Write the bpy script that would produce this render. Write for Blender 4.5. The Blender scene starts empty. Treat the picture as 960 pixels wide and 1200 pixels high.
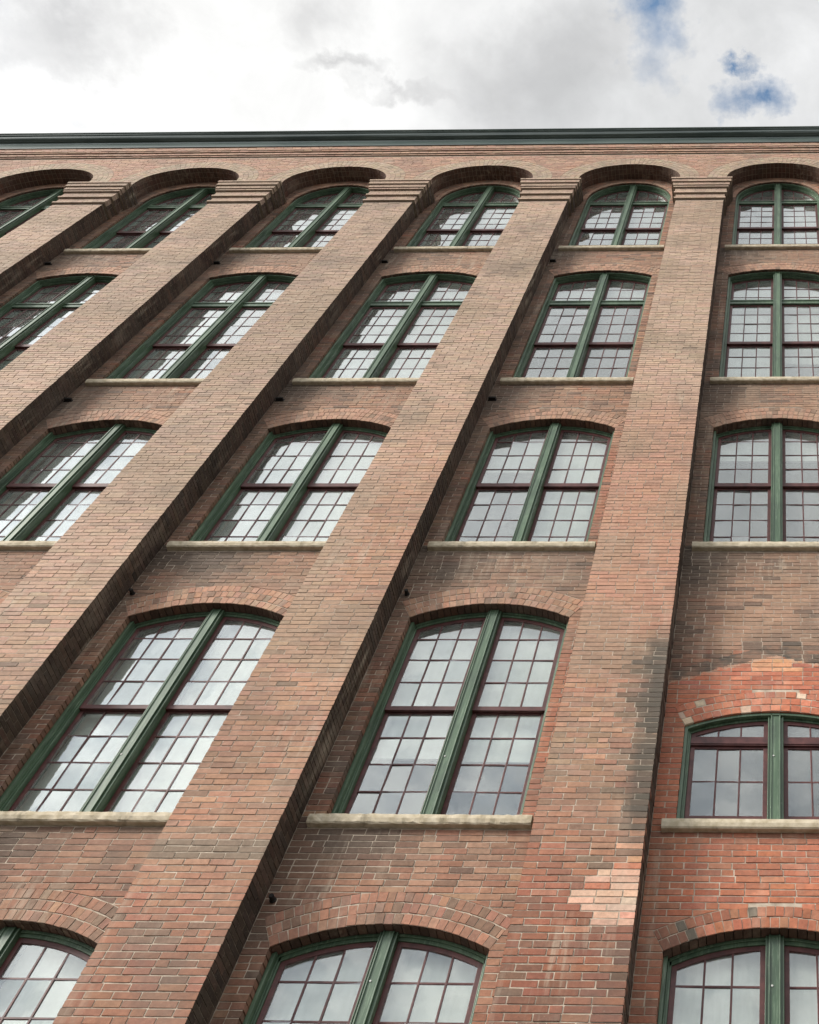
import bpy, math, random
import numpy as np
from mathutils import Matrix, Vector
random.seed(7)
S = bpy.context.scene
COL = S.collection

# ------------------------------------------------------------------ camera
F, CX, CY, W0, H0 = 1323.0, 878.0, 600.0, 960.0, 1200.0
DIST = 7.77
v1 = np.array([914 - CX, -300 - CY, F]); v2 = np.array([-51000 - CX, 650 - CY, F])
UPc = v1 / np.linalg.norm(v1)
XRc = -v2 / np.linalg.norm(v2); XRc = XRc - UPc * XRc.dot(UPc); XRc /= np.linalg.norm(XRc)
NIc = np.cross(UPc, XRc)
if NIc[2] < 0: NIc = -NIc
RC = np.stack([XRc, NIc, UPc], 1)          # camera axes (right, down, forward) from world axes
def proj(x, y, z):
    c = RC @ np.array([x, y + DIST, z]); return CX + F * c[0] / c[2], CY + F * c[1] / c[2], c[2]
def raydir(px, py):
    d = RC.T @ np.array([(px - CX) / F, (py - CY) / F, 1.0]); return d / np.linalg.norm(d)
cd = bpy.data.cameras.new('camera'); cam = bpy.data.objects.new('camera', cd); COL.objects.link(cam)
cd.sensor_fit = 'VERTICAL'; cd.sensor_height = 36; cd.sensor_width = 36 * 0.8
cd.lens = F / H0 * 36
cd.shift_x = -(CX - W0 / 2) / H0; cd.shift_y = (CY - H0 / 2) / H0
cd.clip_start = 0.05; cd.clip_end = 5000
Mx = Matrix.Identity(4)
for i in range(3):
    Mx[i][0] = RC[0][i]; Mx[i][1] = -RC[1][i]; Mx[i][2] = -RC[2][i]
Mx.translation = Vector((0, -DIST, 0))
cam.matrix_world = Mx
S.camera = cam

# ------------------------------------------------------------------ light
S.view_settings.view_transform = 'Standard'; S.view_settings.look = 'None'
S.view_settings.exposure = 0.35; S.view_settings.gamma = 1.0
SUN_DIR = Vector((-0.90, -0.52, 0.64)).normalized()      # towards the sun
sl = bpy.data.lights.new('sun', 'SUN'); sl.energy = 3.6; sl.angle = math.radians(18); sl.color = (1.0, 0.945, 0.86)
so = bpy.data.objects.new('sun', sl); COL.objects.link(so)
so.rotation_euler = SUN_DIR.to_track_quat('Z', 'Y').to_euler()

world = bpy.data.worlds.new('World'); S.world = world; world.use_nodes = True
wn = world.node_tree; wn.nodes.clear()
def node(nt, t, **kw):
    n = nt.nodes.new(t)
    for k, v in kw.items(): setattr(n, k, v)
    return n
def put(nt, n, i, v):
    if isinstance(v, bpy.types.NodeSocket): nt.links.new(v, n.inputs[i])
    elif v is not None: n.inputs[i].default_value = v
def mth(nt, op, a, b=None, c=None, clamp=False):
    n = node(nt, 'ShaderNodeMath', operation=op, use_clamp=clamp)
    put(nt, n, 0, a); put(nt, n, 1, b); put(nt, n, 2, c)
    return n.outputs[0]
def mix(nt, f, a, b, bt='MIX'):
    n = node(nt, 'ShaderNodeMix', data_type='RGBA', blend_type=bt)
    put(nt, n, 0, f); put(nt, n, 6, a); put(nt, n, 7, b)
    return n.outputs[2]
def ramp(nt, f, stops):
    n = node(nt, 'ShaderNodeValToRGB'); put(nt, n, 0, f)
    while len(n.color_ramp.elements) < len(stops): n.color_ramp.elements.new(0.5)
    for e, (p, c) in zip(n.color_ramp.elements, stops):
        e.position = p; e.color = c if len(c) == 4 else (*c, 1)
    return n.outputs[0]
def noise(nt, vec, scale, detail=4, rough=0.55, dist=0.0):
    n = node(nt, 'ShaderNodeTexNoise'); put(nt, n, 'Vector', vec)
    n.inputs['Scale'].default_value = scale; n.inputs['Detail'].default_value = detail
    n.inputs['Roughness'].default_value = rough; n.inputs['Distortion'].default_value = dist
    return n.outputs['Fac']
sky = node(wn, 'ShaderNodeTexSky', sky_type='NISHITA', sun_disc=False)
sky.sun_elevation = math.asin(SUN_DIR.z); sky.sun_rotation = math.atan2(SUN_DIR.x, SUN_DIR.y)
tc = node(wn, 'ShaderNodeTexCoord'); sx = node(wn, 'ShaderNodeSeparateXYZ')
wn.links.new(tc.outputs['Generated'], sx.inputs[0])
zz = mth(wn, 'MAXIMUM', sx.outputs[2], 0.06)
cu = mth(wn, 'DIVIDE', sx.outputs[0], zz); cv = mth(wn, 'DIVIDE', sx.outputs[1], zz)
cxy = node(wn, 'ShaderNodeCombineXYZ'); wn.links.new(cu, cxy.inputs[0]); wn.links.new(cv, cxy.inputs[1])
P = cxy.outputs[0]
wc = node(wn, 'ShaderNodeTexNoise'); wn.links.new(P, wc.inputs['Vector']); wc.inputs['Scale'].default_value = 22; wc.inputs['Detail'].default_value = 6; wc.inputs['Roughness'].default_value = 0.62
wsp = node(wn, 'ShaderNodeSeparateColor'); wn.links.new(wc.outputs['Color'], wsp.inputs[0])
wu = mth(wn, 'MULTIPLY_ADD', wsp.outputs[0], 0.085, -0.0425); wv = mth(wn, 'MULTIPLY_ADD', wsp.outputs[1], 0.085, -0.0425)
cuw = mth(wn, 'ADD', cu, wu); cvw = mth(wn, 'ADD', cv, wv)
def uv_at(px, py):
    d = raydir(px, py); return d[0] / d[2], d[1] / d[2]
warp = noise(wn, P, 5.0, 5, 0.6)
warp2 = noise(wn, P, 17.0, 5, 0.65)
warp3 = noise(wn, P, 6.5, 4, 0.6)
def blob(px, py, rx, ry, soft=1.0, wob=1.0):            # soft round patch on the cloud layer
    u, v = uv_at(px, py)
    du = mth(wn, 'DIVIDE', mth(wn, 'SUBTRACT', cuw, u), rx / F); dv = mth(wn, 'DIVIDE', mth(wn, 'SUBTRACT', cvw, v), ry / F)
    r = mth(wn, 'SQRT', mth(wn, 'ADD', mth(wn, 'MULTIPLY', du, du), mth(wn, 'MULTIPLY', dv, dv)))
    r = mth(wn, 'ADD', r, mth(wn, 'MULTIPLY', mth(wn, 'SUBTRACT', warp2, 0.5), 1.2 * wob))
    r = mth(wn, 'ADD', r, mth(wn, 'MULTIPLY', mth(wn, 'SUBTRACT', warp3, 0.5), 1.0 * wob))
    return mth(wn, 'DIVIDE', mth(wn, 'SUBTRACT', 1.0 + 0.5 * soft, r), soft, clamp=True)
big = noise(wn, P, 1.1, 6, 0.55)
fine = noise(wn, P, 6.0, 6, 0.6, 0.3)
# cloud brightness (before the 0.1 world strength)
dens = mth(wn, 'ADD', mth(wn, 'MULTIPLY', big, 0.50), mth(wn, 'MULTIPLY', fine, 0.50))
ccol = ramp(wn, dens, [(0.36, (0.50, 0.56, 0.65)), (0.45, (0.88, 0.92, 0.98)), (0.51, (1.25, 1.26, 1.27)), (0.64, (1.60, 1.60, 1.57))])
# the bank of thin bright cloud overhead to the left, greyer cloud to the right
side = mth(wn, 'ADD', mth(wn, 'MULTIPLY', cu, -1.0), mth(wn, 'MULTIPLY', mth(wn, 'SUBTRACT', warp, 0.5), 0.55))
sidef = mth(wn, 'MULTIPLY_ADD', side, 5.0, -0.9, clamp=True)
grey_r = ramp(wn, fine, [(0.3, (0.48, 0.49, 0.495)), (0.5, (0.57, 0.575, 0.58)), (0.7, (0.68, 0.685, 0.69))])
ovh = mix(wn, sidef, grey_r, (0.75, 0.75, 0.743, 1))
for (px, py, rx, ry, st) in ((60, 28, 80, 44, 1.0), (20, 60, 60, 26, .7), (400, 80, 36, 9, .6), (462, 104, 40, 9, .55), (70, 140, 90, 14, .35), (370, 20, 30, 26, .4), (600, 100, 70, 40, .5), (690, 50, 50, 30, .4)):
    b = blob(px, py, rx, ry, 1.6, .8)
    ovh = mix(wn, mth(wn, 'MULTIPLY', b, st), ovh, (0.385, 0.385, 0.39, 1))
rad = mth(wn, 'SQRT', mth(wn, 'ADD', mth(wn, 'MULTIPLY', cu, cu), mth(wn, 'MULTIPLY', cv, cv)))
ovh = mix(wn, 1.0, ovh, mth(wn, 'MULTIPLY_ADD', noise(wn, P, 13.0, 7, 0.62, .4), 0.34, 0.83), 'MULTIPLY')
far = mth(wn, 'MULTIPLY_ADD', rad, 1.4, -0.75, clamp=True)
sdn = node(wn, 'ShaderNodeVectorMath', operation='DOT_PRODUCT'); wn.links.new(tc.outputs['Generated'], sdn.inputs[0]); sdn.inputs[1].default_value = tuple(SUN_DIR)
ccol = mix(wn, 1.0, ccol, mth(wn, 'MULTIPLY_ADD', mth(wn, 'MULTIPLY_ADD', sdn.outputs['Value'], 1.6, -.55, clamp=True), 0.78, 0.66), 'MULTIPLY')   # thin cloud is brighter towards the sun
cc = mix(wn, far, ovh, ccol)
cm = mix(wn, 1.0, cc, (10.6, 10.6, 10.6, 1), 'MULTIPLY')
ovh = ovh
hole = None
for (px, py, rx, ry) in ((768, -4, 24, 50), (884, 116, 23, 16), (866, 74, 16, 8), (1120, 30, 45, 30), (120, -90, 40, 20)):
    b = blob(px, py, rx, ry, 1.8, 1.2)
    hole = b if hole is None else mth(wn, 'MAXIMUM', hole, b)
gaps = mth(wn, 'MULTIPLY', mth(wn, 'MULTIPLY_ADD', noise(wn, P, 1.9, 5, 0.6), -6.0, 2.35, clamp=True), far)
hole = mth(wn, 'MULTIPLY', mth(wn, 'MAXIMUM', hole, mth(wn, 'MULTIPLY', gaps, 0.9)), 0.90)
skyb = mix(wn, 1.0, sky.outputs[0], (0.95, 1.45, 1.60, 1), 'MULTIPLY')
skc = mix(wn, hole, cm, skyb)
bg = node(wn, 'ShaderNodeBackground'); wn.links.new(skc, bg.inputs[0]); bg.inputs[1].default_value = 0.10
wo = node(wn, 'ShaderNodeOutputWorld'); wn.links.new(bg.outputs[0], wo.inputs[0])

# ------------------------------------------------------------------ materials
def newmat(name):
    m = bpy.data.materials.new(name); m.use_nodes = True
    nt = m.node_tree; b = nt.nodes['Principled BSDF']
    return m, nt, b
def bump(nt, b, h, strength, dist=0.004):
    n = node(nt, 'ShaderNodeBump'); n.inputs['Strength'].default_value = strength; n.inputs['Distance'].default_value = dist
    nt.links.new(h, n.inputs['Height']); nt.links.new(n.outputs[0], b.inputs['Normal'])
def stained(nt, col, pos):
    """grime, weather streaks and lime on whatever is at this place of the wall"""
    sp = node(nt, 'ShaderNodeMapping'); nt.links.new(pos, sp.inputs[0]); sp.inputs['Scale'].default_value = (1, 1, 0.22)
    g1 = noise(nt, pos, 0.9, 6, 0.62)
    col = mix(nt, mth(nt, 'MULTIPLY', mth(nt, 'MULTIPLY_ADD', g1, 5.0, -2.5, clamp=True), 0.48), col, (0.13, 0.105, 0.085, 1))
    g2 = noise(nt, sp.outputs[0], 3.2, 6, 0.6)
    col = mix(nt, mth(nt, 'MULTIPLY', mth(nt, 'MULTIPLY_ADD', g2, 5.0, -2.75, clamp=True), 0.30), col, (0.48, 0.38, 0.29, 1))
    s3 = node(nt, 'ShaderNodeMapping'); nt.links.new(pos, s3.inputs[0]); s3.inputs['Scale'].default_value = (1, 1, 0.09)
    s3n = noise(nt, s3.outputs[0], 11, 5, 0.62); msk = mth(nt, 'MULTIPLY_ADD', noise(nt, pos, 0.8, 3, 0.5), 7.0, -3.6, clamp=True)
    col = mix(nt, mth(nt, 'MULTIPLY', mth(nt, 'MULTIPLY', mth(nt, 'MULTIPLY_ADD', s3n, 6.0, -3.1, clamp=True), msk), 0.50), col, (0.50, 0.42, 0.32, 1))
    sz = node(nt, 'ShaderNodeSeparateXYZ'); nt.links.new(pos, sz.inputs[0]); X_, Y_, Z_ = sz.outputs
    ax = mth(nt, 'ABSOLUTE', mth(nt, 'ADD', X_, 0.04))
    edge = mth(nt, 'ADD', mth(nt, 'MULTIPLY_ADD', mth(nt, 'POWER', ax, 1.15), -0.365, 9.17), mth(nt, 'MULTIPLY_ADD', noise(nt, pos, 14, 5, 0.7), 0.16, -0.08))
    dz = mth(nt, 'SUBTRACT', Z_, edge)
    near = mth(nt, 'MULTIPLY', mth(nt, 'GREATER_THAN', Y_, 0.25), mth(nt, 'LESS_THAN', ax, 1.16))
    band = mth(nt, 'MULTIPLY', mth(nt, 'MULTIPLY', mth(nt, 'MULTIPLY_ADD', dz, 60, 0.5, clamp=True), mth(nt, 'LESS_THAN', dz, 0.17)), near)
    band = mth(nt, 'MULTIPLY', band, mth(nt, 'GREATER_THAN', Z_, 8.6))
    col = mix(nt, band, col, ramp(nt, noise(nt, pos, 5, 3, 0.6), [(0.35, (0.085, 0.07, 0.055)), (0.6, (0.24, 0.145, 0.10))]))
    lip = mth(nt, 'MULTIPLY', mth(nt, 'LESS_THAN', mth(nt, 'ABSOLUTE', mth(nt, 'ADD', dz, 0.012)), mth(nt, 'MULTIPLY_ADD', noise(nt, pos, 9, 3, 0.6), 0.09, -0.033)), mth(nt, 'MULTIPLY', near, mth(nt, 'GREATER_THAN', Z_, 8.6)))
    col = mix(nt, mth(nt, 'MULTIPLY', lip, 0.7), col, (0.50, 0.33, 0.23, 1))
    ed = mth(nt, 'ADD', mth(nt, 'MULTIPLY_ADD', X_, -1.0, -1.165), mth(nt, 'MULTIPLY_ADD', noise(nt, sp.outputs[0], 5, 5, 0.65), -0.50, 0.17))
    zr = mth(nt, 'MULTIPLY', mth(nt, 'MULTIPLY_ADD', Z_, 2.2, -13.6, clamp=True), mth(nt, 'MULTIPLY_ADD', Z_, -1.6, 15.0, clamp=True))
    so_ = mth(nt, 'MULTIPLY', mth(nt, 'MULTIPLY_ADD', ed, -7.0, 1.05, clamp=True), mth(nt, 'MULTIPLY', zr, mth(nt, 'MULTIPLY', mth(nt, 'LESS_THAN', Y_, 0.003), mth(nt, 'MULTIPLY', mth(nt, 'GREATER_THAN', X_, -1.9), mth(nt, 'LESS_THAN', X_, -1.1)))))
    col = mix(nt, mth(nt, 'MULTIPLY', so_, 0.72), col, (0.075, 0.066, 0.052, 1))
    return col
def brick_mat(name, from_object):
    m, nt, b = newmat(name)
    geo = node(nt, 'ShaderNodeNewGeometry'); pos = geo.outputs['Position']
    if from_object:
        c = node(nt, 'ShaderNodeObjectInfo').outputs['Color']
    else:
        a = node(nt, 'ShaderNodeAttribute', attribute_name='tint'); c = a.outputs['Color']
    n1 = noise(nt, pos, 26, 5, 0.65); n2 = noise(nt, pos, 160, 3, 0.7); n3 = noise(nt, pos, 7, 4, 0.6)
    v = mth(nt, 'ADD', mth(nt, 'ADD', mth(nt, 'MULTIPLY', n1, 0.9), mth(nt, 'MULTIPLY', n2, 0.5)), mth(nt, 'MULTIPLY', n3, 0.55))
    v = mth(nt, 'ADD', v, 0.03)
    hv = node(nt, 'ShaderNodeHueSaturation'); nt.links.new(c, hv.inputs['Color']); nt.links.new(v, hv.inputs['Value'])
    col = stained(nt, hv.outputs[0], pos)
    # mortar smears and lime spots
    sm = mth(nt, 'MULTIPLY', mth(nt, 'MULTIPLY_ADD', noise(nt, pos, 48, 4, 0.7), 9.0, -5.6, clamp=True), 0.45)
    col = mix(nt, sm, col, (0.50, 0.41, 0.32, 1))
    nt.links.new(col, b.inputs['Base Color']); b.inputs['Roughness'].default_value = 0.82
    b.inputs['Specular IOR Level'].default_value = 0.35
    bump(nt, b, mth(nt, 'ADD', n1, mth(nt, 'MULTIPLY', n2, 0.6)), 0.55, 0.006)
    return m
M_BRICK = brick_mat('weathered_brick', False); M_BRICKO = brick_mat('single_brick', True)
def plain(name, c1, c2, scale, rough, bmp=0.2, spec=0.4, det=5, streak=None, thr=(0.35, 0.65)):
    m, nt, b = newmat(name)
    geo = node(nt, 'ShaderNodeNewGeometry'); pos = geo.outputs['Position']
    src = pos
    if streak:
        mp = node(nt, 'ShaderNodeMapping'); nt.links.new(pos, mp.inputs[0]); mp.inputs['Scale'].default_value = streak; src = mp.outputs[0]
    n = noise(nt, src, scale, det, 0.6)
    col = ramp(nt, n, [(thr[0], c1), (thr[1], c2)])
    nt.links.new(col, b.inputs['Base Color']); b.inputs['Roughness'].default_value = rough
    b.inputs['Specular IOR Level'].default_value = spec
    if bmp: bump(nt, b, noise(nt, src, scale * 3, 4, 0.6), bmp)
    return m, nt, b
def mortar_mat():
    m, nt, b = newmat('lime_mortar')
    geo = node(nt, 'ShaderNodeNewGeometry'); pos = geo.outputs['Position']
    n = noise(nt, pos, 9, 5, 0.6); n2 = noise(nt, pos, 90, 3, 0.6)
    col = ramp(nt, n, [(0.3, (0.28, 0.22, 0.165)), (0.5, (0.46, 0.38, 0.295)), (0.7, (0.60, 0.51, 0.41))])
    # higher up the joints are weathered out and sooty
    s = node(nt, 'ShaderNodeSeparateXYZ'); nt.links.new(pos, s.inputs[0])
    h = mth(nt, 'MULTIPLY', mth(nt, 'MULTIPLY_ADD', s.outputs[2], 0.20, -1.9, clamp=True), 0.6)
    col = mix(nt, h, col, (0.17, 0.125, 0.095, 1))
    nt.links.new(col, b.inputs['Base Color']); b.inputs['Roughness'].default_value = 0.95
    bump(nt, b, n2, 0.5, 0.004)
    return m
M_MORTAR = mortar_mat()
M_SIDEM, _, _ = plain('side_mortar', (0.09, 0.07, 0.052), (0.19, 0.155, 0.12), 9, 0.95, 0.4, 0.2)  # darker mortar for the pier sides
M_GREEN, gnt, gb = plain('green_frame_paint', (0.042, 0.080, 0.044), (0.084, 0.140, 0.080), 7, 0.42, 0.25, 0.5, 5, (1, 1, 0.12))
gpos = gnt.nodes.new('ShaderNodeNewGeometry').outputs['Position']
gmp = node(gnt, 'ShaderNodeMapping'); gnt.links.new(gpos, gmp.inputs[0]); gmp.inputs['Scale'].default_value = (1.4, 1.4, 0.10)
gcol = gb.inputs['Base Color'].links[0].from_socket
gsk = mth(gnt, 'MULTIPLY', mth(gnt, 'MULTIPLY_ADD', noise(gnt, gmp.outputs[0], 30, 5, 0.7), 6.0, -3.1, clamp=True), 0.5)
gc2 = mix(gnt, gsk, gcol, (0.24, 0.32, 0.22, 1))
gch = mth(gnt, 'MULTIPLY', mth(gnt, 'MULTIPLY_ADD', noise(gnt, gpos, 24, 6, 0.75), 14.0, -9.0, clamp=True), 0.55)
gc2 = mix(gnt, gch, gc2, (0.30, 0.31, 0.26, 1))
gdk = mth(gnt, 'MULTIPLY', mth(gnt, 'MULTIPLY_ADD', noise(gnt, gpos, 2.1, 5, 0.6), 5.0, -2.6, clamp=True), 0.5)
gnt.links.new(mix(gnt, gdk, gc2, (0.035, 0.05, 0.035, 1)), gb.inputs['Base Color'])
M_MAROON, _, _ = plain('maroon_sash_paint', (0.055, 0.015, 0.014), (0.110, 0.034, 0.030), 10, 0.5, 0.15, 0.45)
M_STONE, snt, sb = plain('sandstone', (0.40, 0.335, 0.23), (0.60, 0.525, 0.40), 11, 0.9, 0.45, 0.2)
spos = snt.nodes.new('ShaderNodeNewGeometry').outputs['Position']
smp = node(snt, 'ShaderNodeMapping'); snt.links.new(spos, smp.inputs[0]); smp.inputs['Scale'].default_value = (1, 1, 0.3)
sk = mth(snt, 'MULTIPLY', mth(snt, 'MULTIPLY_ADD', noise(snt, smp.outputs[0], 6, 5, 0.7), 8.0, -4.6, clamp=True), 0.6)
snt.links.new(mix(snt, sk, sb.inputs['Base Color'].links[0].from_socket, (0.14, 0.12, 0.085, 1)), sb.inputs['Base Color'])
M_GUTTER, _, _ = plain('gutter_paint', (0.050, 0.075, 0.068), (0.095, 0.125, 0.112), 3, 0.32, 0.1, 0.5, 4, (0.25, 1, 1))
M_BLIND, _, _ = plain('blind_cloth', (0.70, 0.73, 0.67), (0.80, 0.82, 0.77), 3, 0.9, 0.0, 0.1, 3, (6, 1, 0.5))
M_CAULK, _, _ = plain('old_caulk', (0.30, 0.27, 0.18), (0.50, 0.46, 0.33), 14, 0.8, 0.2, 0.3, 5, (1, 1, .4), (.4, .6))
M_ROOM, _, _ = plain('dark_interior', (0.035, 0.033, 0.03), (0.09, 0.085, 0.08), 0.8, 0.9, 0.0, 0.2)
M_IRON, _, _ = plain('black_iron', (0.008, 0.007, 0.006), (0.02, 0.017, 0.015), 20, 0.7, 0.3, 0.3)
M_SCREW, _, _ = plain('screw_head', (0.45, 0.45, 0.42), (0.6, 0.6, 0.57), 20, 0.4, 0.0, 0.5)
M_ASPHALT, _, _ = plain('asphalt', (0.04, 0.04, 0.04), (0.065, 0.063, 0.06), 30, 0.9, 0.5, 0.3)
M_PAVE, _, _ = plain('concrete_pavement', (0.30, 0.29, 0.27), (0.40, 0.39, 0.36), 4, 0.9, 0.3, 0.3)
def glass_mat():
    m = bpy.data.materials.new('old_window_glass'); m.use_nodes = True; nt = m.node_tree; nt.nodes.clear()
    geo = node(nt, 'ShaderNodeNewGeometry'); pos = geo.outputs['Position']
    mp = node(nt, 'ShaderNodeMapping'); nt.links.new(pos, mp.inputs[0]); mp.inputs['Scale'].default_value = (1, 1, 0.6)
    bm = node(nt, 'ShaderNodeBump'); bm.inputs['Strength'].default_value = 0.035; bm.inputs['Distance'].default_value = 0.02
    nt.links.new(noise(nt, mp.outputs[0], 6, 2, 0.5), bm.inputs['Height'])
    gl = node(nt, 'ShaderNodeBsdfGlossy'); gl.inputs['Roughness'].default_value = 0.02; gl.inputs['Color'].default_value = (0.93, 0.96, 0.97, 1)
    nt.links.new(bm.outputs[0], gl.inputs['Normal'])
    tr = node(nt, 'ShaderNodeBsdfTransparent'); tr.inputs[0].default_value = (0.96, 0.98, 0.965, 1)
    dt = node(nt, 'ShaderNodeVectorMath', operation='DOT_PRODUCT')
    nt.links.new(geo.outputs['Incoming'], dt.inputs[0]); nt.links.new(geo.outputs['Normal'], dt.inputs[1])
    ic = mth(nt, 'SUBTRACT', 1.0, mth(nt, 'ABSOLUTE', dt.outputs['Value']))
    fac = mth(nt, 'MULTIPLY_ADD', mth(nt, 'POWER', ic, 2.8), 1.35, 0.095, clamp=True)      # two faces of glass
    mx = node(nt, 'ShaderNodeMixShader'); nt.links.new(fac, mx.inputs[0]); nt.links.new(tr.outputs[0], mx.inputs[1]); nt.links.new(gl.outputs[0], mx.inputs[2])
    # a film of dust
    df = node(nt, 'ShaderNodeBsdfDiffuse'); df.inputs[0].default_value = (0.55, 0.56, 0.52, 1)
    mx2 = node(nt, 'ShaderNodeMixShader')
    nt.links.new(mth(nt, 'MULTIPLY_ADD', noise(nt, pos, 3.5, 5, 0.65), 0.16, 0.0), mx2.inputs[0])
    nt.links.new(mx.outputs[0], mx2.inputs[1]); nt.links.new(df.outputs[0], mx2.inputs[2])
    out = node(nt, 'ShaderNodeOutputMaterial'); nt.links.new(mx2.outputs[0], out.inputs[0])
    return m
M_GLASS = glass_mat()

# ------------------------------------------------------------------ mesh helpers
class MB:
    def __init__(s): s.v = []; s.f = []; s.c = []
    def poly(s, pts, faces, tint=None):
        o = len(s.v); s.v.extend(pts)
        for f in faces: s.f.append([i + o for i in f])
        if tint is not None: s.c.extend([(*tint, 1.0)] * len(pts))
    def box(s, x0, x1, y0, y1, z0, z1):
        s.hexa([(x0, y0, z0), (x1, y0, z0), (x1, y0, z1), (x0, y0, z1)], y1 - y0)
    def hexa(s, q, depth, n=(0, 1, 0), back=True, tint=None):
        """front quad q (seen from outside, counter-clockwise) pushed in along n"""
        b = [(p[0] + n[0] * depth, p[1] + n[1] * depth, p[2] + n[2] * depth) for p in q]
        fs = [(0, 1, 2, 3), (1, 0, 4, 5), (2, 1, 5, 6), (3, 2, 6, 7), (0, 3, 7, 4)]
        if back: fs.append((7, 6, 5, 4))
        s.poly(list(q) + b, fs, tint)
    def prism(s, pts, y0, y1):
        """polygon pts=[(x,z)..] counter-clockwise from the front, from y0 back to y1"""
        n = len(pts)
        P_ = [(x, y0, z) for x, z in pts] + [(x, y1, z) for x, z in pts]
        fs = [tuple(range(n)), tuple(range(2 * n - 1, n - 1, -1))]
        for i in range(n):
            j = (i + 1) % n; fs.append((j, i, n + i, n + j))
        s.poly(P_, fs)
    def mesh(s, name):
        me = bpy.data.meshes.new(name); me.from_pydata(s.v, [], s.f); me.update()
        if s.c:
            a = me.color_attributes.new('tint', 'FLOAT_COLOR', 'POINT')
            a.data.foreach_set('color', np.array(s.c, dtype=np.float32).ravel())
        return me
    def build(s, name, mat, parent=None, kind=None, bevel=0, me_only=False):
        me = s.mesh(name); me.materials.append(mat)
        o = bpy.data.objects.new(name, me); COL.objects.link(o)
        if parent is not None: o.parent = parent
        if kind: o['kind'] = kind
        if bevel:
            md = o.modifiers.new('bevel', 'BEVEL'); md.width = bevel; md.segments = 2; md.limit_method = 'ANGLE'
        return o
def empty(name, parent=None, loc=(0, 0, 0)):
    o = bpy.data.objects.new(name, None); COL.objects.link(o); o.location = loc
    if parent is not None: o.parent = parent
    return o
rnd = random.random
def U(a, b): return a + (b - a) * rnd()

# lattice noise for laying down stains brick by brick
_rs = np.random.RandomState(5); _lat = _rs.rand(64, 64)
def vn(x, z):
    xi, zi = math.floor(x), math.floor(z); fx, fz = x - xi, z - zi
    fx = fx * fx * (3 - 2 * fx); fz = fz * fz * (3 - 2 * fz)
    a = _lat[xi % 64, zi % 64]; b = _lat[(xi + 1) % 64, zi % 64]; c = _lat[xi % 64, (zi + 1) % 64]; d = _lat[(xi + 1) % 64, (zi + 1) % 64]
    return (a * (1 - fx) + b * fx) * (1 - fz) + (c * (1 - fx) + d * fx) * fz
def sstep(a, b, x):
    t = min(1, max(0, (x - a) / (b - a))); return t * t * (3 - 2 * t)
def lerp(a, b, t): return tuple(a[i] + (b[i] - a[i]) * t for i in range(3))

# ------------------------------------------------------------------ the facade in numbers
YB = 0.34                                     # recessed wall plane behind the pier faces
CEN = [3.21, -0.04, -3.28, -6.52, -9.78, -13.08, -16.38, -19.65]      # bay centres from right to left
HALF = 1.125                                  # half width of a recess
WH = 0.91                                     # half width of a window opening
COURSE = 0.0687; BL = 0.216; JT = 0.0110
ZLOW = 2.2
# row: sill top, spring, apex, rings
ROWS = {5: (2.665, 5.571, 5.802), 4: (6.918, 9.811, 10.06), 3: (11.192, 14.09, 14.36), 2: (15.53, 19.745, 19.995), 1: (21.08, 24.05, 25.10)}
D4 = (6.893, 8.128, 8.335)
def win_spec(bay, row):
    if row == 4 and bay in (1,): return D4
    return ROWS[row]
class Arch:
    def __init__(s, cx, row, bay):
        s.cx = cx; s.sill, s.zs, s.za = win_spec(bay, row); s.row = row; s.bay = bay
        s.ell = (row == 1)
        if not s.ell:
            h = s.za - s.zs; s.R = (WH * WH + h * h) / (2 * h); s.zc = s.za - s.R; s.th = math.asin(WH / s.R)
        s.rings = {5: 3, 4: 3, 3: 3, 2: 3, 1: 1}[row]
        if row == 5 and bay == 1: s.rings = 2
        s.rh = 0.108 if not (bay == 1 and row == 4) else 0.098
    def top(s, u, inset=0.0):
        """underside height at distance u from the centre, moved in by inset"""
        u = abs(u)
        if s.ell:
            a = WH - inset; b = (s.za - s.zs) - inset
            if u >= a: return s.zs
            return s.zs + b * math.sqrt(1 - (u / a) ** 2)
        r = s.R - inset
        return s.zc + math.sqrt(max(r * r - u * u, 1e-9))
    def outer_u(s, z, rings=True):
        """half width not available to plain courses at height z (0 if none)"""
        if z < s.sill - 0.001: return 0.0
        t = s.rings * s.rh if rings else 0.0
        if s.ell:
            if z <= s.zs: return WH
            a = WH + t; b = (s.za - s.zs) + t
            q = 1 - ((z - s.zs) / b) ** 2
            return a * math.sqrt(q) if q > 0 else 0.0
        if z <= s.zs: return WH
        Ro = s.R + t
        zcor = s.zc + Ro * math.cos(s.th)
        if z <= zcor and rings: return WH + (z - s.zs) * math.tan(s.th)
        q = Ro * Ro - (z - s.zc) ** 2
        return math.sqrt(q) if q > 0 else 0.0
OA, OB, OZ = 1.112, 0.955, 24.40               # the big arches that close each recess
ORING = 4; ORH = 0.105
def big_u(z, extra=0.0):
    if z <= OZ: return OA + extra
    q = 1 - ((z - OZ) / (OB + extra)) ** 2
    return (OA + extra) * math.sqrt(q) if q > 0 else 0.0

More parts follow.
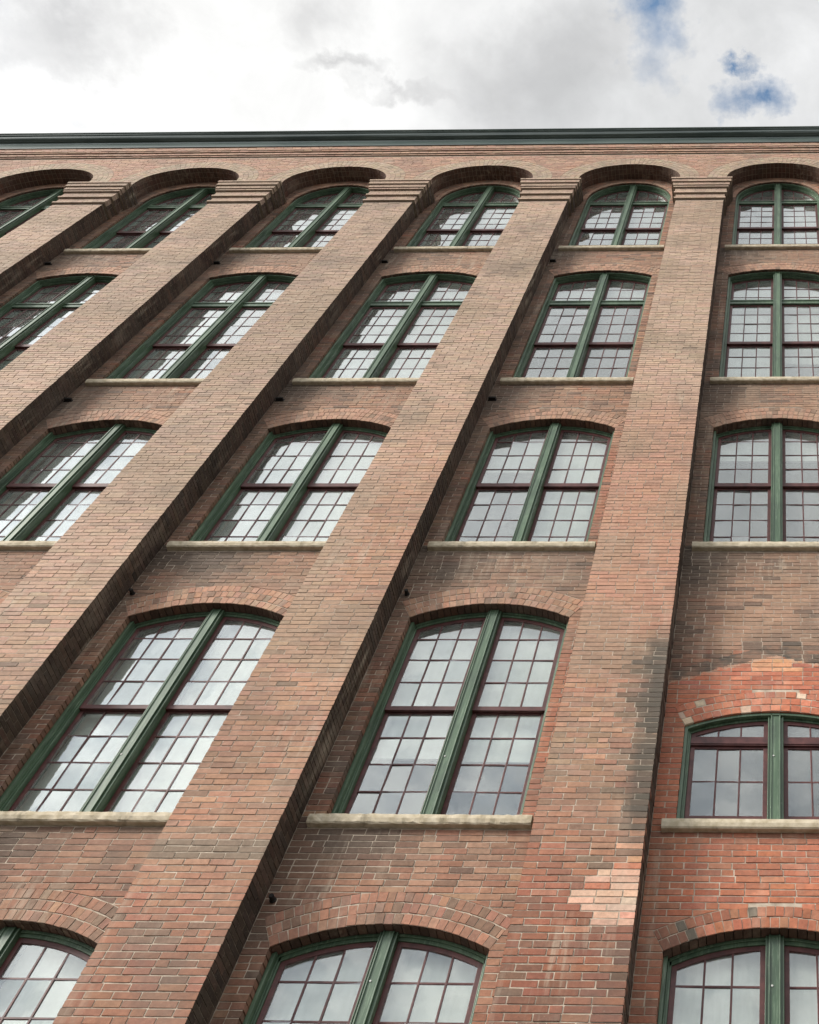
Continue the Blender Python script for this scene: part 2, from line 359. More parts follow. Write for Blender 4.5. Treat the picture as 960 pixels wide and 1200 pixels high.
# ------------------------------------------------------------------ brick colours
def pal(opts):
    r = rnd() * sum(w for w, _ in opts)
    for w, c in opts:
        r -= w
        if r <= 0: return c
    return opts[-1][1]
LOW = [(5, (.31, .122, .074)), (3, (.26, .105, .068)), (2, (.37, .165, .10)), (2.5, (.185, .095, .068)), (1.6, (.155, .115, .085)), (.6, (.44, .235, .16))]
MIDP = [(4, (.47, .275, .195)), (3, (.44, .26, .185)), (2, (.50, .32, .235)), (1.2, (.38, .245, .18)), (.6, (.33, .24, .185))]
MIDG = [(2, (.34, .20, .14)), (3.5, (.27, .19, .138)), (2, (.22, .165, .125)), (2, (.40, .20, .14))]
HIGH = [(4, (.42, .325, .262)), (3, (.39, .300, .245)), (2, (.46, .365, .295)), (1.2, (.34, .265, .22)), (1, (.43, .29, .23))]
REC_LO = [(4, (0.319, 0.140, 0.090)), (3, (0.271, 0.122, 0.081)), (2, (0.366, 0.183, 0.119)), (1.5, (0.201, 0.116, 0.081)), (1, (0.401, 0.226, 0.147))]
REC_HI = [(4, (0.330, 0.189, 0.133)), (3, (0.295, 0.171, 0.124)), (2, (0.378, 0.232, 0.164)), (2, (0.248, 0.159, 0.119)), (.7, (0.366, 0.171, 0.113))]
CLEAN = [(5, (.44, .165, .098)), (3, (.40, .148, .09)), (2, (.47, .205, .13)), (1, (.36, .14, .092))]
ORANGE = [(5, (.48, .175, .108)), (3, (.43, .15, .095)), (2, (.52, .215, .14)), (1, (.40, .16, .11))]
PALE = [(3, (.58, .385, .30)), (2, (.54, .30, .225)), (1.3, (.46, .18, .125)), (1.2, (.60, .45, .40))]
SOOT = (.062, .055, .047)
def jit(c, a=.13):
    k = 1 + U(-a, a); return tuple(max(.01, ch * k * (1 + U(-.045, .045))) for ch in c)
def clampc(c): return (min(.78, c[0] * 1.0), min(.75, c[1] * .935), min(.7, c[2] * .85))
def nearest_bay(x):
    return min(range(len(CEN)), key=lambda i: abs(CEN[i] - x))
PATCH = [(-1.18, 8.767), (-0.937, 8.847), (-0.586, 8.98), (-0.302, 9.102), (-0.049, 9.19), (0.132, 9.132), (0.311, 9.039), (0.45, 8.98), (.8, 8.86), (1.1, 8.75)]
def patch_top(x):
    for (a, za), (b, zb) in zip(PATCH, PATCH[1:]):
        if a <= x <= b: return za + (zb - za) * (x - a) / (b - a)
    return 8.75
PP = [(5.512, -1.18), (5.568, -1.404), (5.636, -1.508), (5.705, -1.63), (5.77, -1.735), (5.836, -1.79), (5.91, -1.713), (5.974, -1.625), (6.05, -1.511), (6.116, -1.403), (6.17, -1.28)]
def pale_left(z):
    if z < 5.49 or z > 6.19: return None
    z = min(max(z, PP[0][0]), PP[-1][0])
    for (a, xa), (b, xb) in zip(PP, PP[1:]):
        if a <= z <= b: return xa + (xb - xa) * (z - a) / (b - a)
def tint(kind, x, z, course=0):
    n = vn(x * .8 + 3, z * .55 + 9) - .5; n2 = vn(x * 2.3 + 31, z * 2.1 + 7)
    if kind == 'pier':
        zz_ = z + n * 2.6 - (.7 if x > -3 else 0)
        c = pal(LOW)
        if zz_ > 5.6: c = lerp(c, pal(MIDG if rnd() < .55 + n else MIDP), sstep(5.6, 7.2, zz_))
        if zz_ > 8.2: c = lerp(c, pal(MIDP), sstep(8.2, 9.6, zz_))
        if zz_ > 12: c = lerp(c, pal(HIGH), sstep(11.5, 16, zz_))
        if x < -3: c = lerp(c, pal(MIDP), .55 * (1 - sstep(11, 15, z)))
        if x < -6.5: c = lerp(c, pal(HIGH), .6 * sstep(6, 8, z))
        mean = lerp(lerp((.275, .118, .080), (.335, .205, .148), sstep(5.4, 8.6, z)), (.41, .305, .245), sstep(10.5, 15, z) if x > -5 else sstep(7.5, 12, z))
        c = jit(lerp(c, mean, .5), .08); bg_ = .80 + .40 * vn(x * .55 + 20, z * .8 + 3); c = tuple(q * bg_ for q in c)
        if rnd() < .05: c = lerp(c, (.15, .12, .095), U(.3, .8))
        c = lerp(c, mean, .25 * sstep(8, 12, z))
        if x > -3: c = lerp(c, (.40, .205, .155), .34 * sstep(7.5, 9, z) * (1 - sstep(13, 16, z)))
        c = c; c = lerp(c, (.30, .235, .175), .5 * sstep(.5, .8, vn(x * .9 + 50, z * 1.6)) * sstep(5, 7, z))
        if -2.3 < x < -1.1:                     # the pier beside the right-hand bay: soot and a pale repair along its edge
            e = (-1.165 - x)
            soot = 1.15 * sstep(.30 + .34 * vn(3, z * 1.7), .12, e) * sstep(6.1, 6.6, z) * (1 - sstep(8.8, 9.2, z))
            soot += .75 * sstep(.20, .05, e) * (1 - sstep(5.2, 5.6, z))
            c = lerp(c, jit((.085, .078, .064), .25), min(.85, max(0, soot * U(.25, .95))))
            pl = pale_left(z)
            if pl is not None and x > pl + U(-.02, .02): c = jit(pal(PALE))
            if 6.15 < z < 6.65 and e < .13 and course % 2 == 0: c = jit((.55, .30, .20))
        if -5.7 < x < -4.4:
            if abs(z - 6.26) < .11 + .05 * n: c = lerp(c, (.17, .15, .12), .75)
            if abs(z - 5.40) < .08 and rnd() < .6: c = lerp(c, (.19, .15, .12), .6)
        d = HALF - min(abs(x - cc_) if abs(x - cc_) < 3 else 9 for cc_ in CEN)   # towards the arris
        return clampc(c)
    if kind == 'frieze':
        c = jit(lerp(lerp(pal(HIGH), pal(REC_HI), .35), (.44, .25, .19), .4)); return clampc(c)
    if kind == 'bigring':
        c = jit(lerp(pal(HIGH), (.33, .27, .20), .55)); return clampc(c)
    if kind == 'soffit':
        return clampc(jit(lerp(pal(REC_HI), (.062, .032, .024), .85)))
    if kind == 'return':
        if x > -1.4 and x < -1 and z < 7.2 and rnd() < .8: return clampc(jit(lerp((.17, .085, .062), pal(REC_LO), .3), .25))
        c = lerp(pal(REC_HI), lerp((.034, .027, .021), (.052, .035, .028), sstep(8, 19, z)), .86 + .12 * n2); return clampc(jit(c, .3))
    b = nearest_bay(x); u = x - CEN[b]
    if kind == 'rec':
        if b == 1:
            if z < 6.80: 
                c = jit(pal(CLEAN), .09)
                if u < -.85 and z < 6.75: c = lerp(c, jit(pal(REC_LO)), .6)
                if z > 6.58: c = lerp(c, (.17, .11, .085), U(.1, .7) * sstep(6.55, 6.75, z))
                return clampc(c)
            if z < patch_top(x) + .075:
                c = jit(pal(ORANGE), .08)
                if abs(z - 9.03) < .075 and abs(u + .0) < .20: c = jit((.66, .36, .22))
                if u < -.93: c = lerp(c, jit(pal(REC_LO)), .35)
                return clampc(c)
            if z < patch_top(x) + .26 and rnd() < .5: return clampc(lerp(jit(pal(REC_LO)), (.085, .08, .070), U(.5, .9)))
        c = lerp(pal(REC_LO), pal(REC_HI), sstep(7, 12, z + n * 2))
        c = jit(c)
        for r in (5, 4, 3, 2, 1):
            sz = win_spec(b, r)[0]
            if sz - 1.9 < z < sz - .11: c = lerp(c, (.345, .245, .185) if z > 9 else (.30, .20, .15), (.55 if b == 1 else .38) * (.55 + n2 * .7))
            if r > 2 and sz < z < win_spec(b, r)[1] and u > .9: c = lerp(c, jit((.40, .165, .11)), .45)
        # soot under the left end of each sill
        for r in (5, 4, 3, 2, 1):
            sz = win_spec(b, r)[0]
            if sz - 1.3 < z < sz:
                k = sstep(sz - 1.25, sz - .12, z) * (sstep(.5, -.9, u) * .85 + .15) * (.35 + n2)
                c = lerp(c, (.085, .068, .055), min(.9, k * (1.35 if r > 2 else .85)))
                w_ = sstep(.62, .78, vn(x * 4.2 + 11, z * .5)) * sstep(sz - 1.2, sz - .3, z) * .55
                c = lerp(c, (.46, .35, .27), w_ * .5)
        c = lerp(c, (.07, .055, .045), sstep(-.62, -1.12, u) * (.30 + .55 * n2))  # inner corner: soot plus the pier's shade painted in
        if rnd() < .06: c = lerp(c, (.12, .09, .075), .7)
        return clampc(c)
    if kind == 'ring':
        if b == 1 and 8 < z < 9.2:
            c = jit(pal(ORANGE), .09)
            if rnd() < .06: c = jit((.60, .46, .38))
            if u < -.62 and rnd() < .45: c = jit((.60, .50, .40))
            return clampc(c)
        if b == 1 and z < 6.3:
            c = jit(lerp(pal(CLEAN), pal(LOW), .35), .1)
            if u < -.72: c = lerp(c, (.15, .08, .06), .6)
            if rnd() < .05: c = (.13, .12, .10)
            return clampc(c)
        c = jit(lerp(lerp(pal(LOW), (.36, .22, .165), .55), lerp(pal(MIDP), pal(REC_HI), .4), sstep(6, 10, z)), .11)
        if z > 13: c = lerp(lerp(c, pal(HIGH), .25), pal(REC_HI), .3)
        if rnd() < .09: c = lerp(c, (.17, .12, .09), .7)
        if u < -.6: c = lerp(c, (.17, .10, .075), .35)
        return clampc(c)
    return (.3, .15, .1)

# ------------------------------------------------------------------ laying the bricks
BR = []          # plain bricks: dicts ready to become either part of the mass or an object of their own
VB = []          # arch bricks
def pier_hides(x, y, z):
    """is a point of the recess hidden by a pier, from the camera?"""
    if y < 0.1: return False
    t = DIST / (DIST + y); xf = x * t
    for c in CEN:
        if abs(xf - c) < HALF: return False
    return True
def add_brick(store, q, depth, n, t, simple, y):
    cx_ = sum(p[0] for p in q) / 4; cz_ = sum(p[2] for p in q) / 4
    px = [proj(*p) for p in q]
    xs = [p[0] for p in px]; ys = [p[1] for p in px]
    mx_, my_ = sum(xs) / 4, sum(ys) / 4
    area = abs((px[2][0] - px[0][0]) * (px[3][1] - px[1][1]) - (px[3][0] - px[1][0]) * (px[2][1] - px[0][1])) / 2
    vis = 3 < mx_ < 957 and 3 < my_ < 1197 and not pier_hides(cx_, y, cz_)
    store.append((area if (vis and simple) else 0, q, depth, n, t))
def ge(end): return 1.9 if end else 1.0
def lay_front(y, zlo, zhi, segf, kind, depth=.098, bl=BL, phase=0.0, proj_out=0.0):
    """courses of bricks facing the street; segf(z) -> list of (left, right) free at height z"""
    k0 = math.ceil((zlo - .0001) / COURSE); k = k0
    while (k + 1) * COURSE <= zhi + .002:
        z0 = k * COURSE + .0; z1 = z0 + COURSE - JT
        s0 = segf(z0); s1 = segf(z1); sm = segf((z0 + z1) / 2)
        segs = []
        for (a, b) in sm:
            aa = [min(s0, key=lambda s: abs(s[0] - a), default=(a, b)), min(s1, key=lambda s: abs(s[0] - a), default=(a, b))]
            bb = [min(s0, key=lambda s: abs(s[1] - b), default=(a, b)), min(s1, key=lambda s: abs(s[1] - b), default=(a, b))]
            l0 = aa[0][0] if abs(aa[0][0] - a) < .16 else a; l1 = aa[1][0] if abs(aa[1][0] - a) < .16 else a
            r0 = bb[0][1] if abs(bb[0][1] - b) < .16 else b; r1 = bb[1][1] if abs(bb[1][1] - b) < .16 else b
            segs.append((a, b, l0, l1, r0, r1))
        for (a, b, l0, l1, r0, r1) in segs:
            if b - a < .03: continue
            slantL = abs(l0 - l1) > .004; slantR = abs(r0 - r1) > .004
            odd = k % 2
            x = a; cuts = [a]
            first = (BL * .5 if odd else BL) + U(-.012, .012)
            if rnd() < .12: first = .105
            x = a + first
            while x < b - .045:
                cuts.append(x)
                x += (bl if rnd() > .08 else .108) + U(-.006, .006)
            cuts.append(b)
            if len(cuts) > 2 and cuts[-1] - cuts[-2] < .06: cuts.pop(-2)
            for i in range(len(cuts) - 1):
                ja = JT / 2 if i else 0; jb = JT / 2 if i < len(cuts) - 2 else 0
                xa, xb = cuts[i] + ja, cuts[i + 1] - jb
                xa0 = xa1 = xa; xb0 = xb1 = xb
                if i == 0: xa0, xa1 = l0, l1
                if i == len(cuts) - 2: xb0, xb1 = r0, r1
                if min(xb0 - xa0, xb1 - xa1) < .008:
                    if max(xb0 - xa0, xb1 - xa1) < .03: continue
                    xb0 = max(xb0, xa0 + .002); xb1 = max(xb1, xa1 + .002)
                endb = (i == 0 or i == len(cuts) - 2)
                dp = depth
                if kind == 'pier' and endb: dp = .0035
                jy = U(-.0022, .0022)
                g = .0018
                q = [(xa0 + U(-g, g) * ge(i == 0), y + jy + U(-g, g), z0 + U(-g, g)), (xb0 + U(-g, g) * ge(i == len(cuts) - 2), y + jy + U(-g, g), z0 + U(-g, g)),
                     (xb1 + U(-g, g) * ge(i == len(cuts) - 2), y + jy + U(-g, g), z1 + U(-g, g)), (xa1 + U(-g, g) * ge(i == 0), y + jy + U(-g, g), z1 + U(-g, g))]
                simple = not ((i == 0 and slantL) or (i == len(cuts) - 2 and slantR))
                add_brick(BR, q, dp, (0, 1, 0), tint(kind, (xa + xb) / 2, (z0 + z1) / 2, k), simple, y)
        k += 1
def lay_return(x, side, zlo, zhi, y1=YB):
    """bricks on the side of a pier; side=+1 faces right"""
    k = math.ceil(zlo / COURSE)
    while (k + 1) * COURSE <= zhi + .002:
        z0 = k * COURSE; z1 = z0 + COURSE - JT
        ys = [.0050, .112 if k % 2 else .222, y1 - .004]
        for a, b in zip(ys, ys[1:]):
            a_ = a; b_ = b - (JT if b < y1 - .01 else 0)
            g = .0018; X = x + side * U(-.002, .002)
            def pt(yy, zz__): return (X + side * U(-g, g), yy + U(-g, g), zz__ + U(-g, g))
            if side > 0: q = [pt(a_, z0), pt(b_, z0), pt(b_, z1), pt(a_, z1)]
            else: q = [pt(b_, z0), pt(a_, z0), pt(a_, z1), pt(b_, z1)]
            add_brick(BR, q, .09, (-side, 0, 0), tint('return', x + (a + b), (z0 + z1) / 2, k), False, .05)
        k += 1
def lay_ring(cx, fpt, t0, t1, n, y, depth, kind, rows_y=1):
    """n bricks between parameters t0..t1; fpt(t, h) -> (x, z) at height h over the arch line; h range 0..hh"""
    pass

piers = []       # (left, right)
for i in range(len(CEN) - 1):
    piers.append((CEN[i + 1] + HALF, CEN[i] - HALF))
piers.append((CEN[-1] - HALF - 1.0, CEN[-1] - HALF)); piers.insert(0, (CEN[0] + HALF, CEN[0] + HALF + 1.0))
XMIN = min(p[0] for p in piers); XMAX = max(p[1] for p in piers)
CAPB, CAPT = 22.93, 23.93
ZTOP = 26.10
arches = {(b, r): Arch(CEN[b], r, b) for b in range(len(CEN)) for r in (1, 2, 3, 4, 5)}

for (a, b) in piers:
    lay_front(0, ZLOW, CAPB, lambda z, a=a, b=b: [(a, b)], 'pier')
    lay_return(b, 1, ZLOW, CAPB); lay_return(a, -1, ZLOW, CAPB)
def rec_segs(b, rings=True, edge=.004):
    c = CEN[b]; L, R_ = c - HALF + edge, c + HALF - edge
    A = [arches[(b, r)] for r in (1, 2, 3, 4, 5)]
    def f(z):
        l, r_ = L, R_
        if z > 24.1:
            bu = big_u(z, .0); l, r_ = max(L, c - bu), min(R_, c + bu)
            if bu <= 0: return []
        for ar in A:
            top = ar.za + (ar.rings * ar.rh if rings else 0)
            if ar.sill - .112 < z < ar.sill and rings:          # the sill stone itself
                return [(l, c - 1.033), (c + 1.033, r_)]
            if ar.sill - .0 <= z < top:
                u = ar.outer_u(z, rings)
                if u <= 0: continue
                if c - u <= l + .01: return []
                return [(l, c - u), (c + u, r_)]
        return [(l, r_)]
    return f
for b in range(len(CEN)):
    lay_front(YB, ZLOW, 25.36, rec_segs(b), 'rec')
def frieze_segs(z):
    segs = []; x = XMIN
    for c in sorted(CEN):
        u = big_u(z, ORING * ORH) if z > CAPT else 0
        if z <= OZ: u = OA + ORING * ORH
        q = 1 - ((z - OZ) / (OB + ORING * ORH)) ** 2
        if z > OZ and q <= 0: continue
        if c - u - x > .02: segs.append((x, c - u))
        x = c + u
    segs.append((x, XMAX))
    return segs
lay_front(0, CAPT, ZTOP, frieze_segs, 'frieze')
# corbelled courses under the gutter
COR = [(26.10, 26.17, .022), (26.17, 26.24, .045), (26.24, 26.38, .022), (26.38, 26.45, .05), (26.45, 26.52, .065), (26.52, 26.90, .045)]
for (z0, z1, p) in COR:
    k = round(z0 / COURSE)
    n = max(1, round((z1 - z0) / COURSE))
    lay_front(-p, k * COURSE, (k + n) * COURSE, lambda z: [(XMIN, XMAX)], 'frieze', depth=.098)
# ring bricks of every window arch
def ring_bricks(ar):
    for r in range(ar.rings):
        h0 = r * ar.rh; h1 = h0 + ar.rh - .008
        if ar.ell:
            L = 2.9; n = int(L / .07); ts = [math.pi * i / n for i in range(n + 1)]
            a, b = WH, ar.za - ar.zs
            def pt(t, h, a=a, b=b, ar=ar): return (ar.cx - (a + h) * math.cos(t), ar.zs + (b + h) * math.sin(t))
        else:
            rr = ar.R + h0; wid = .0735 if not (ar.bay == 1 and ar.row in (4,)) else .098
            if ar.bay == 1 and ar.row == 5: wid = .074
            n = int(2 * ar.th * rr / wid); ts = [-ar.th + 2 * ar.th * i / n for i in range(n + 1)]
            def pt(t, h, ar=ar): return (ar.cx + (ar.R + h) * math.sin(t), ar.zc + (ar.R + h) * math.cos(t))
        dt = ts[1] - ts[0]; gap = .0075 / ((ar.R + h0) if not ar.ell else 1.0)
        i = 0; off = dt * (.5 if r % 2 else 0)
        cuts = [ts[0]]; t = ts[0] + dt * (1 if r % 2 == 0 else .55)
        while t < ts[-1] - dt * .4:
            cuts.append(t + U(-.06, .06) * dt); t += dt * (1 if rnd() > .0 else 2)
        cuts.append(ts[-1])
        for t0, t1 in zip(cuts, cuts[1:]):
            a0, a1 = t0 + gap / 2, t1 - gap / 2
            j = U(-.003, .003)
            p = [pt(a0, h0 + U(0, .003)), pt(a1, h0 + U(0, .003)), pt(a1, h1 + U(-.004, .003)), pt(a0, h1 + U(-.004, .003))]
            # front quad counter-clockwise seen from the street
            q = [(p[0][0], YB + j, p[0][1]), (p[1][0], YB + j, p[1][1]), (p[2][0], YB + j, p[2][1]), (p[3][0], YB + j, p[3][1])]
            mx = sum(s[0] for s in p) / 4; mz = sum(s[1] for s in p) / 4
            if r == 0 and not (ar.bay == 1 and ar.row == 4):          # soffit of the opening painted dark, soot and shade together
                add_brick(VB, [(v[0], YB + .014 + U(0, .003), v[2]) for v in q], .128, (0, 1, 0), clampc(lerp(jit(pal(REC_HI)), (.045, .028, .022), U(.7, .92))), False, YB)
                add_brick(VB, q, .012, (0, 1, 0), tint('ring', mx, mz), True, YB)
            else: add_brick(VB, q, .142 if r == 0 else .10, (0, 1, 0), tint('ring', mx, mz), True, YB)
for ar in arches.values(): ring_bricks(ar)
# rings of the big arches, the lowest one as deep as the recess
for c in CEN:
    for r in range(ORING):
        h0, h1 = r * ORH, (r + 1) * ORH - .008
        zb = CAPT
        path = []                                   # (x, z, nx, nz) along the intrados
        m = 6
        for i in range(m): path.append((-OA, zb + (OZ - zb) * i / m, -1, 0))
        N = 40
        for i in range(N + 1):
            t = math.pi * i / N; nx, nz = -math.cos(t) / OA, math.sin(t) / OB; l = math.hypot(nx, nz)
            path.append((-OA * math.cos(t), OZ + OB * math.sin(t), nx / l, nz / l))
        for i in range(m - 1, -1, -1): path.append((OA, zb + (OZ - zb) * i / m, 1, 0))
        for i in range(len(path) - 1):
            A_, B_ = path[i], path[i + 1]
            def P2(s, h, e): return (c + s[0] + s[2] * h + e * (B_[0] - A_[0]), s[1] + s[3] * h + e * (B_[1] - A_[1]))
            e = .05
            p = [P2(A_, h0, e), P2(B_, h0, -e), P2(B_, h1, -e), P2(A_, h1, e)]
            if abs(p[0][0] - c) > 1.62 or abs(p[2][0] - c) > 1.62: continue
            if r == 0:
                for y0, dp in ((0, .004), (.0055, .10), (.113, .105), (.226, .112)):
                    j = U(-.002, .002); hh = U(-.003, .003)
                    q = [(p[k_][0], y0 + j, p[k_][1] + hh) for k_ in range(4)]
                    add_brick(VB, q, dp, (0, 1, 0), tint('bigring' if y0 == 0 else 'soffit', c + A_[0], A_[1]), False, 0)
            else:
                j = U(-.002, .002)
                q = [(p[k_][0], j, p[k_][1]) for k_ in range(4)]
                add_brick(VB, q, .09, (0, 1, 0), tint('bigring', c + A_[0], A_[1]), False, 0)
# capitals: courses stepping out
CAPL = [(1, .040), (3, .018), (1, .060), (3, .045), (1, .085), (2, .105), (2, .135), (1, .155)]
def cap_layers():
    z = CAPB; out = []
    tot = sum(n for n, _ in CAPL); h = (CAPT - CAPB) / tot
    for n, p in CAPL:
        for i in range(n): out.append((z, z + h, p)); z += h
    return out
for (a, b) in piers:
    for k, (z0, z1, p) in enumerate(cap_layers()):
        j = .007
        x = a - p; cuts = [x]; x += .11 if k % 2 else .216
        while x < b + p - .06: cuts.append(x); x += BL
        cuts.append(b + p)
        for i in range(len(cuts) - 1):
            xa = cuts[i] + (j / 2 if i else 0); xb = cuts[i + 1] - (j / 2 if i < len(cuts) - 2 else 0)
            q = [(xa, -p, z0 + .003), (xb, -p, z0 + .003), (xb, -p, z1 - .005), (xa, -p, z1 - .005)]
            add_brick(BR, q, .10, (0, 1, 0), tint('pier', (xa + xb) / 2, z0), False, 0)
        for side, X in ((1, b + p), (-1, a - p)):
            ys = [-p + .107, .16, YB - .003]
            for y0, y1 in zip(ys, ys[1:]):
                y1_ = y1 - (j if y1 < .3 else 0)
                if side > 0: q = [(X, y0, z0 + .003), (X, y1_, z0 + .003), (X, y1_, z1 - .005), (X, y0, z1 - .005)]
                else: q = [(X, y1_, z0 + .003), (X, y0, z0 + .003), (X, y0, z1 - .005), (X, y1_, z1 - .005)]
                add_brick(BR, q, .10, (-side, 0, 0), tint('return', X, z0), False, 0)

# ------------------------------------------------------------------ the building and its parts
bld = empty('brick_building', None, (CEN[1], 0, -1.6))
bld['label'] = 'tall old brick mill building with arched multi-pane windows between brick piers'
bld['category'] = 'building'
BO = Vector((CEN[1], 0, -1.6))
def fix(o):            # children are modelled in world coordinates
    o.matrix_parent_inverse = Matrix.Translation(-BO); return o
def part(mb, name, mat, kind=None, bevel=0):
    return fix(mb.build(name, mat, bld, kind, bevel))

NB = 300
BR.sort(key=lambda t: -t[0]); VB.sort(key=lambda t: -t[0])
def unit_brick():
    mb = MB(); g = .02
    q = [(-.5 + U(-.006, .006), U(-g, g), -.5 + U(-.025, .025)), (.5 + U(-.006, .006), U(-g, g), -.5 + U(-.025, .025)),
         (.5 + U(-.006, .006), U(-g, g), .5 + U(-.025, .025)), (-.5 + U(-.006, .006), U(-g, g), .5 + U(-.025, .025))]
    # chipped arris: a small chamfer round the face
    fr = [(p[0] * .988, p[1], p[2] * .95) for p in q]
    md = [(p[0], p[1] + .035, p[2]) for p in q]
    bk = [(p[0], 1.0, p[2]) for p in q]
    fs = [(0, 1, 2, 3)]
    for i in range(4):
        j = (i + 1) % 4
        fs.append((j, i, 4 + i, 4 + j)); fs.append((4 + j, 4 + i, 8 + i, 8 + j))
    mb.poly(fr + md + bk, fs)
    me = mb.mesh('brick'); me.materials.append(M_BRICKO); return me
UB = [unit_brick() for _ in range(10)]
def single(rec, name, arch=False):
    _, q, dp, n, t = rec
    cx_ = sum(p[0] for p in q) / 4; cz_ = sum(p[2] for p in q) / 4; cy_ = sum(p[1] for p in q) / 4
    bx = ((q[1][0] + q[2][0]) - (q[0][0] + q[3][0])) / 2; bz = ((q[1][2] + q[2][2]) - (q[0][2] + q[3][2])) / 2
    w = math.hypot(bx, bz); ang = math.atan2(bz, bx)
    ux, uz = (q[2][0] + q[3][0] - q[0][0] - q[1][0]) / 2, (q[2][2] + q[3][2] - q[0][2] - q[1][2]) / 2
    h = math.hypot(ux, uz)
    o = bpy.data.objects.new(name, random.choice(UB)); COL.objects.link(o)
    o.parent = bld; o.matrix_parent_inverse = Matrix.Translation(-BO)
    o.location = (cx_, cy_ - .001, cz_); o.rotation_euler = (0, -ang, 0); o.scale = (w, dp, h)
    o.color = (*t, 1)
for rec in BR[:NB]: single(rec, 'brick')
for rec in VB[:NB]: single(rec, 'arch_brick')
mb = MB()
for _, q, dp, n, t in BR[NB:]: mb.hexa(q, dp, n, False, t)
part(mb, 'brickwork', M_BRICK, 'stuff')
mb = MB()
for _, q, dp, n, t in VB[NB:]: mb.hexa(q, dp, n, True, t)
part(mb, 'arch_brickwork', M_BRICK, 'stuff')

# mortar bodies behind the bricks (only their joints show)
MD = .0045
def strips(mb, y, zs, segf):
    for z0, z1 in zip(zs, zs[1:]):
        zm0, zm1 = z0 + 1e-5, z1 - 1e-5
        a, b = segf(zm0), segf(zm1)
        if len(a) == len(b):
            for (l0, r0), (l1, r1) in zip(a, b):
                mb.poly([(l0, y, z0), (r0, y, z0), (r1, y, z1), (l1, y, z1)], [(0, 1, 2, 3)])
        else:
            s = a if len(a) > len(b) else b
            for (l, r) in segf((z0 + z1) / 2) or s:
                mb.poly([(l, y, z0), (r, y, z0), (r, y, z1), (l, y, z1)], [(0, 1, 2, 3)])
for (a, b) in piers:
    mb = MB(); mb.box(a + MD, b - MD, MD, YB + .3, -1.6, CAPT)
    po = part(mb, 'pier', M_MORTAR); po.data.materials.append(M_SIDEM)
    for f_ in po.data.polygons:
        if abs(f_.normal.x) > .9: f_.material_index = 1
    mb = MB()
    for (z0, z1, p) in cap_layers():
        mb.box(a - p + MD, b + p - MD, -p + MD, YB + .004, z0 - .001, z1 - .0015)
    part(mb, 'capital', M_MORTAR)
for b in range(len(CEN)):
    zs = {-1.6, 25.45}
    for r in (1, 2, 3, 4, 5):
        ar = arches[(b, r)]; zs |= {ar.sill, ar.zs, ar.za + .0001}
        for i in range(1, 24): zs.add(ar.zs + (ar.za - ar.zs) * math.sin(math.pi / 2 * i / 24))
    def f(z, b=b):
        c = CEN[b]; l, r_ = c - HALF - .02, c + HALF + .02
        for r in (1, 2, 3, 4, 5):
            ar = arches[(b, r)]
            if ar.sill <= z < ar.za:
                u = ar.outer_u(z, False) + .003; return [(l, c - u), (c + u, r_)]
        return [(l, r_)]
    mb = MB(); strips(mb, YB + MD, sorted(zs), f)
    part(mb, 'recessed_wall', M_MORTAR)
mb = MB()
zs = {CAPT, OZ, OZ + OB, ZTOP + .06}
for i in range(1, 40): zs.add(OZ + OB * math.sin(math.pi / 2 * i / 40))
def fseg(z):
    segs = []; x = XMIN + MD
    if z < OZ + OB:
        for c in sorted(CEN):
            u = big_u(z, .003); segs.append((x, c - u)); x = c + u
    segs.append((x, XMAX - MD)); return segs
strips(mb, MD, sorted(zs), fseg)
for c in CEN:                       # mortar underside of the big arches
    N = 48; prev = None
    for i in range(N + 1):
        t = math.pi * i / N; p = (c - (OA + .004) * math.cos(t), OZ + (OB + .004) * math.sin(t))
        if prev: mb.poly([(prev[0], MD, prev[1]), (p[0], MD, p[1]), (p[0], YB + .01, p[1]), (prev[0], YB + .01, prev[1])], [(0, 1, 2, 3)])
        prev = p
for (z0, z1, p) in COR: mb.box(XMIN, XMAX, -p + MD, .3, z0 - .001, z1 + (.004 if z1 > 26.8 else -.002))
part(mb, 'frieze', M_MORTAR)
# lower storey wall and flank below the part with laid bricks
mb = MB(); mb.box(XMIN - .0, XMAX, YB + .30, YB + .55, -1.6, 2.2); part(mb, 'base_wall', M_MORTAR)

# gutter and its mouldings
def profile(name, pts, mat):
    mb = MB(); n = len(pts)
    xs = [XMIN - .3]
    x = XMIN - .3
    while x < XMAX + .3: x += 3.05; xs.append(x)
    V = [(x, y + (U(-.003, .003) if 0 < i < len(xs) - 1 else 0), z + (U(-.006, .006) if y < -.2 else 0)) for i, x in enumerate(xs) for (y, z) in pts]
    fs = []
    for i in range(len(xs) - 1):
        for j in range(n - 1):
            a = i * n + j; fs.append((a, a + n, a + n + 1, a + 1))
    mb.poly(V, fs); o = part(mb, name, mat)
    for p in o.data.polygons: p.use_smooth = False
    return o
profile('bed_moulding', [(.02, 26.73), (-.068, 26.73), (-.080, 26.76), (-.080, 26.90), (-.082, 26.99), (-.095, 27.02), (-.10, 27.05), (.02, 27.05)], M_GUTTER)
profile('soffit_board', [(.02, 27.048), (-.135, 27.048), (-.135, 27.062), (.02, 27.062)], M_GUTTER)
profile('gutter', [(.02, 27.064), (-.13, 27.064), (-.150, 27.072), (-.185, 27.085), (-.205, 27.11), (-.225, 27.15), (-.255, 27.17), (-.262, 27.18), (-.262, 27.205), (-.285, 27.21), (-.290, 27.235), (-.282, 27.245), (-.262, 27.240), (-.255, 27.20), (.02, 27.20)], M_GUTTER)
profile('roof_edge', [(.02, 27.25), (-.24, 27.262), (-.245, 27.29), (.5, 27.45), (6, 27.9)], M_IRON)

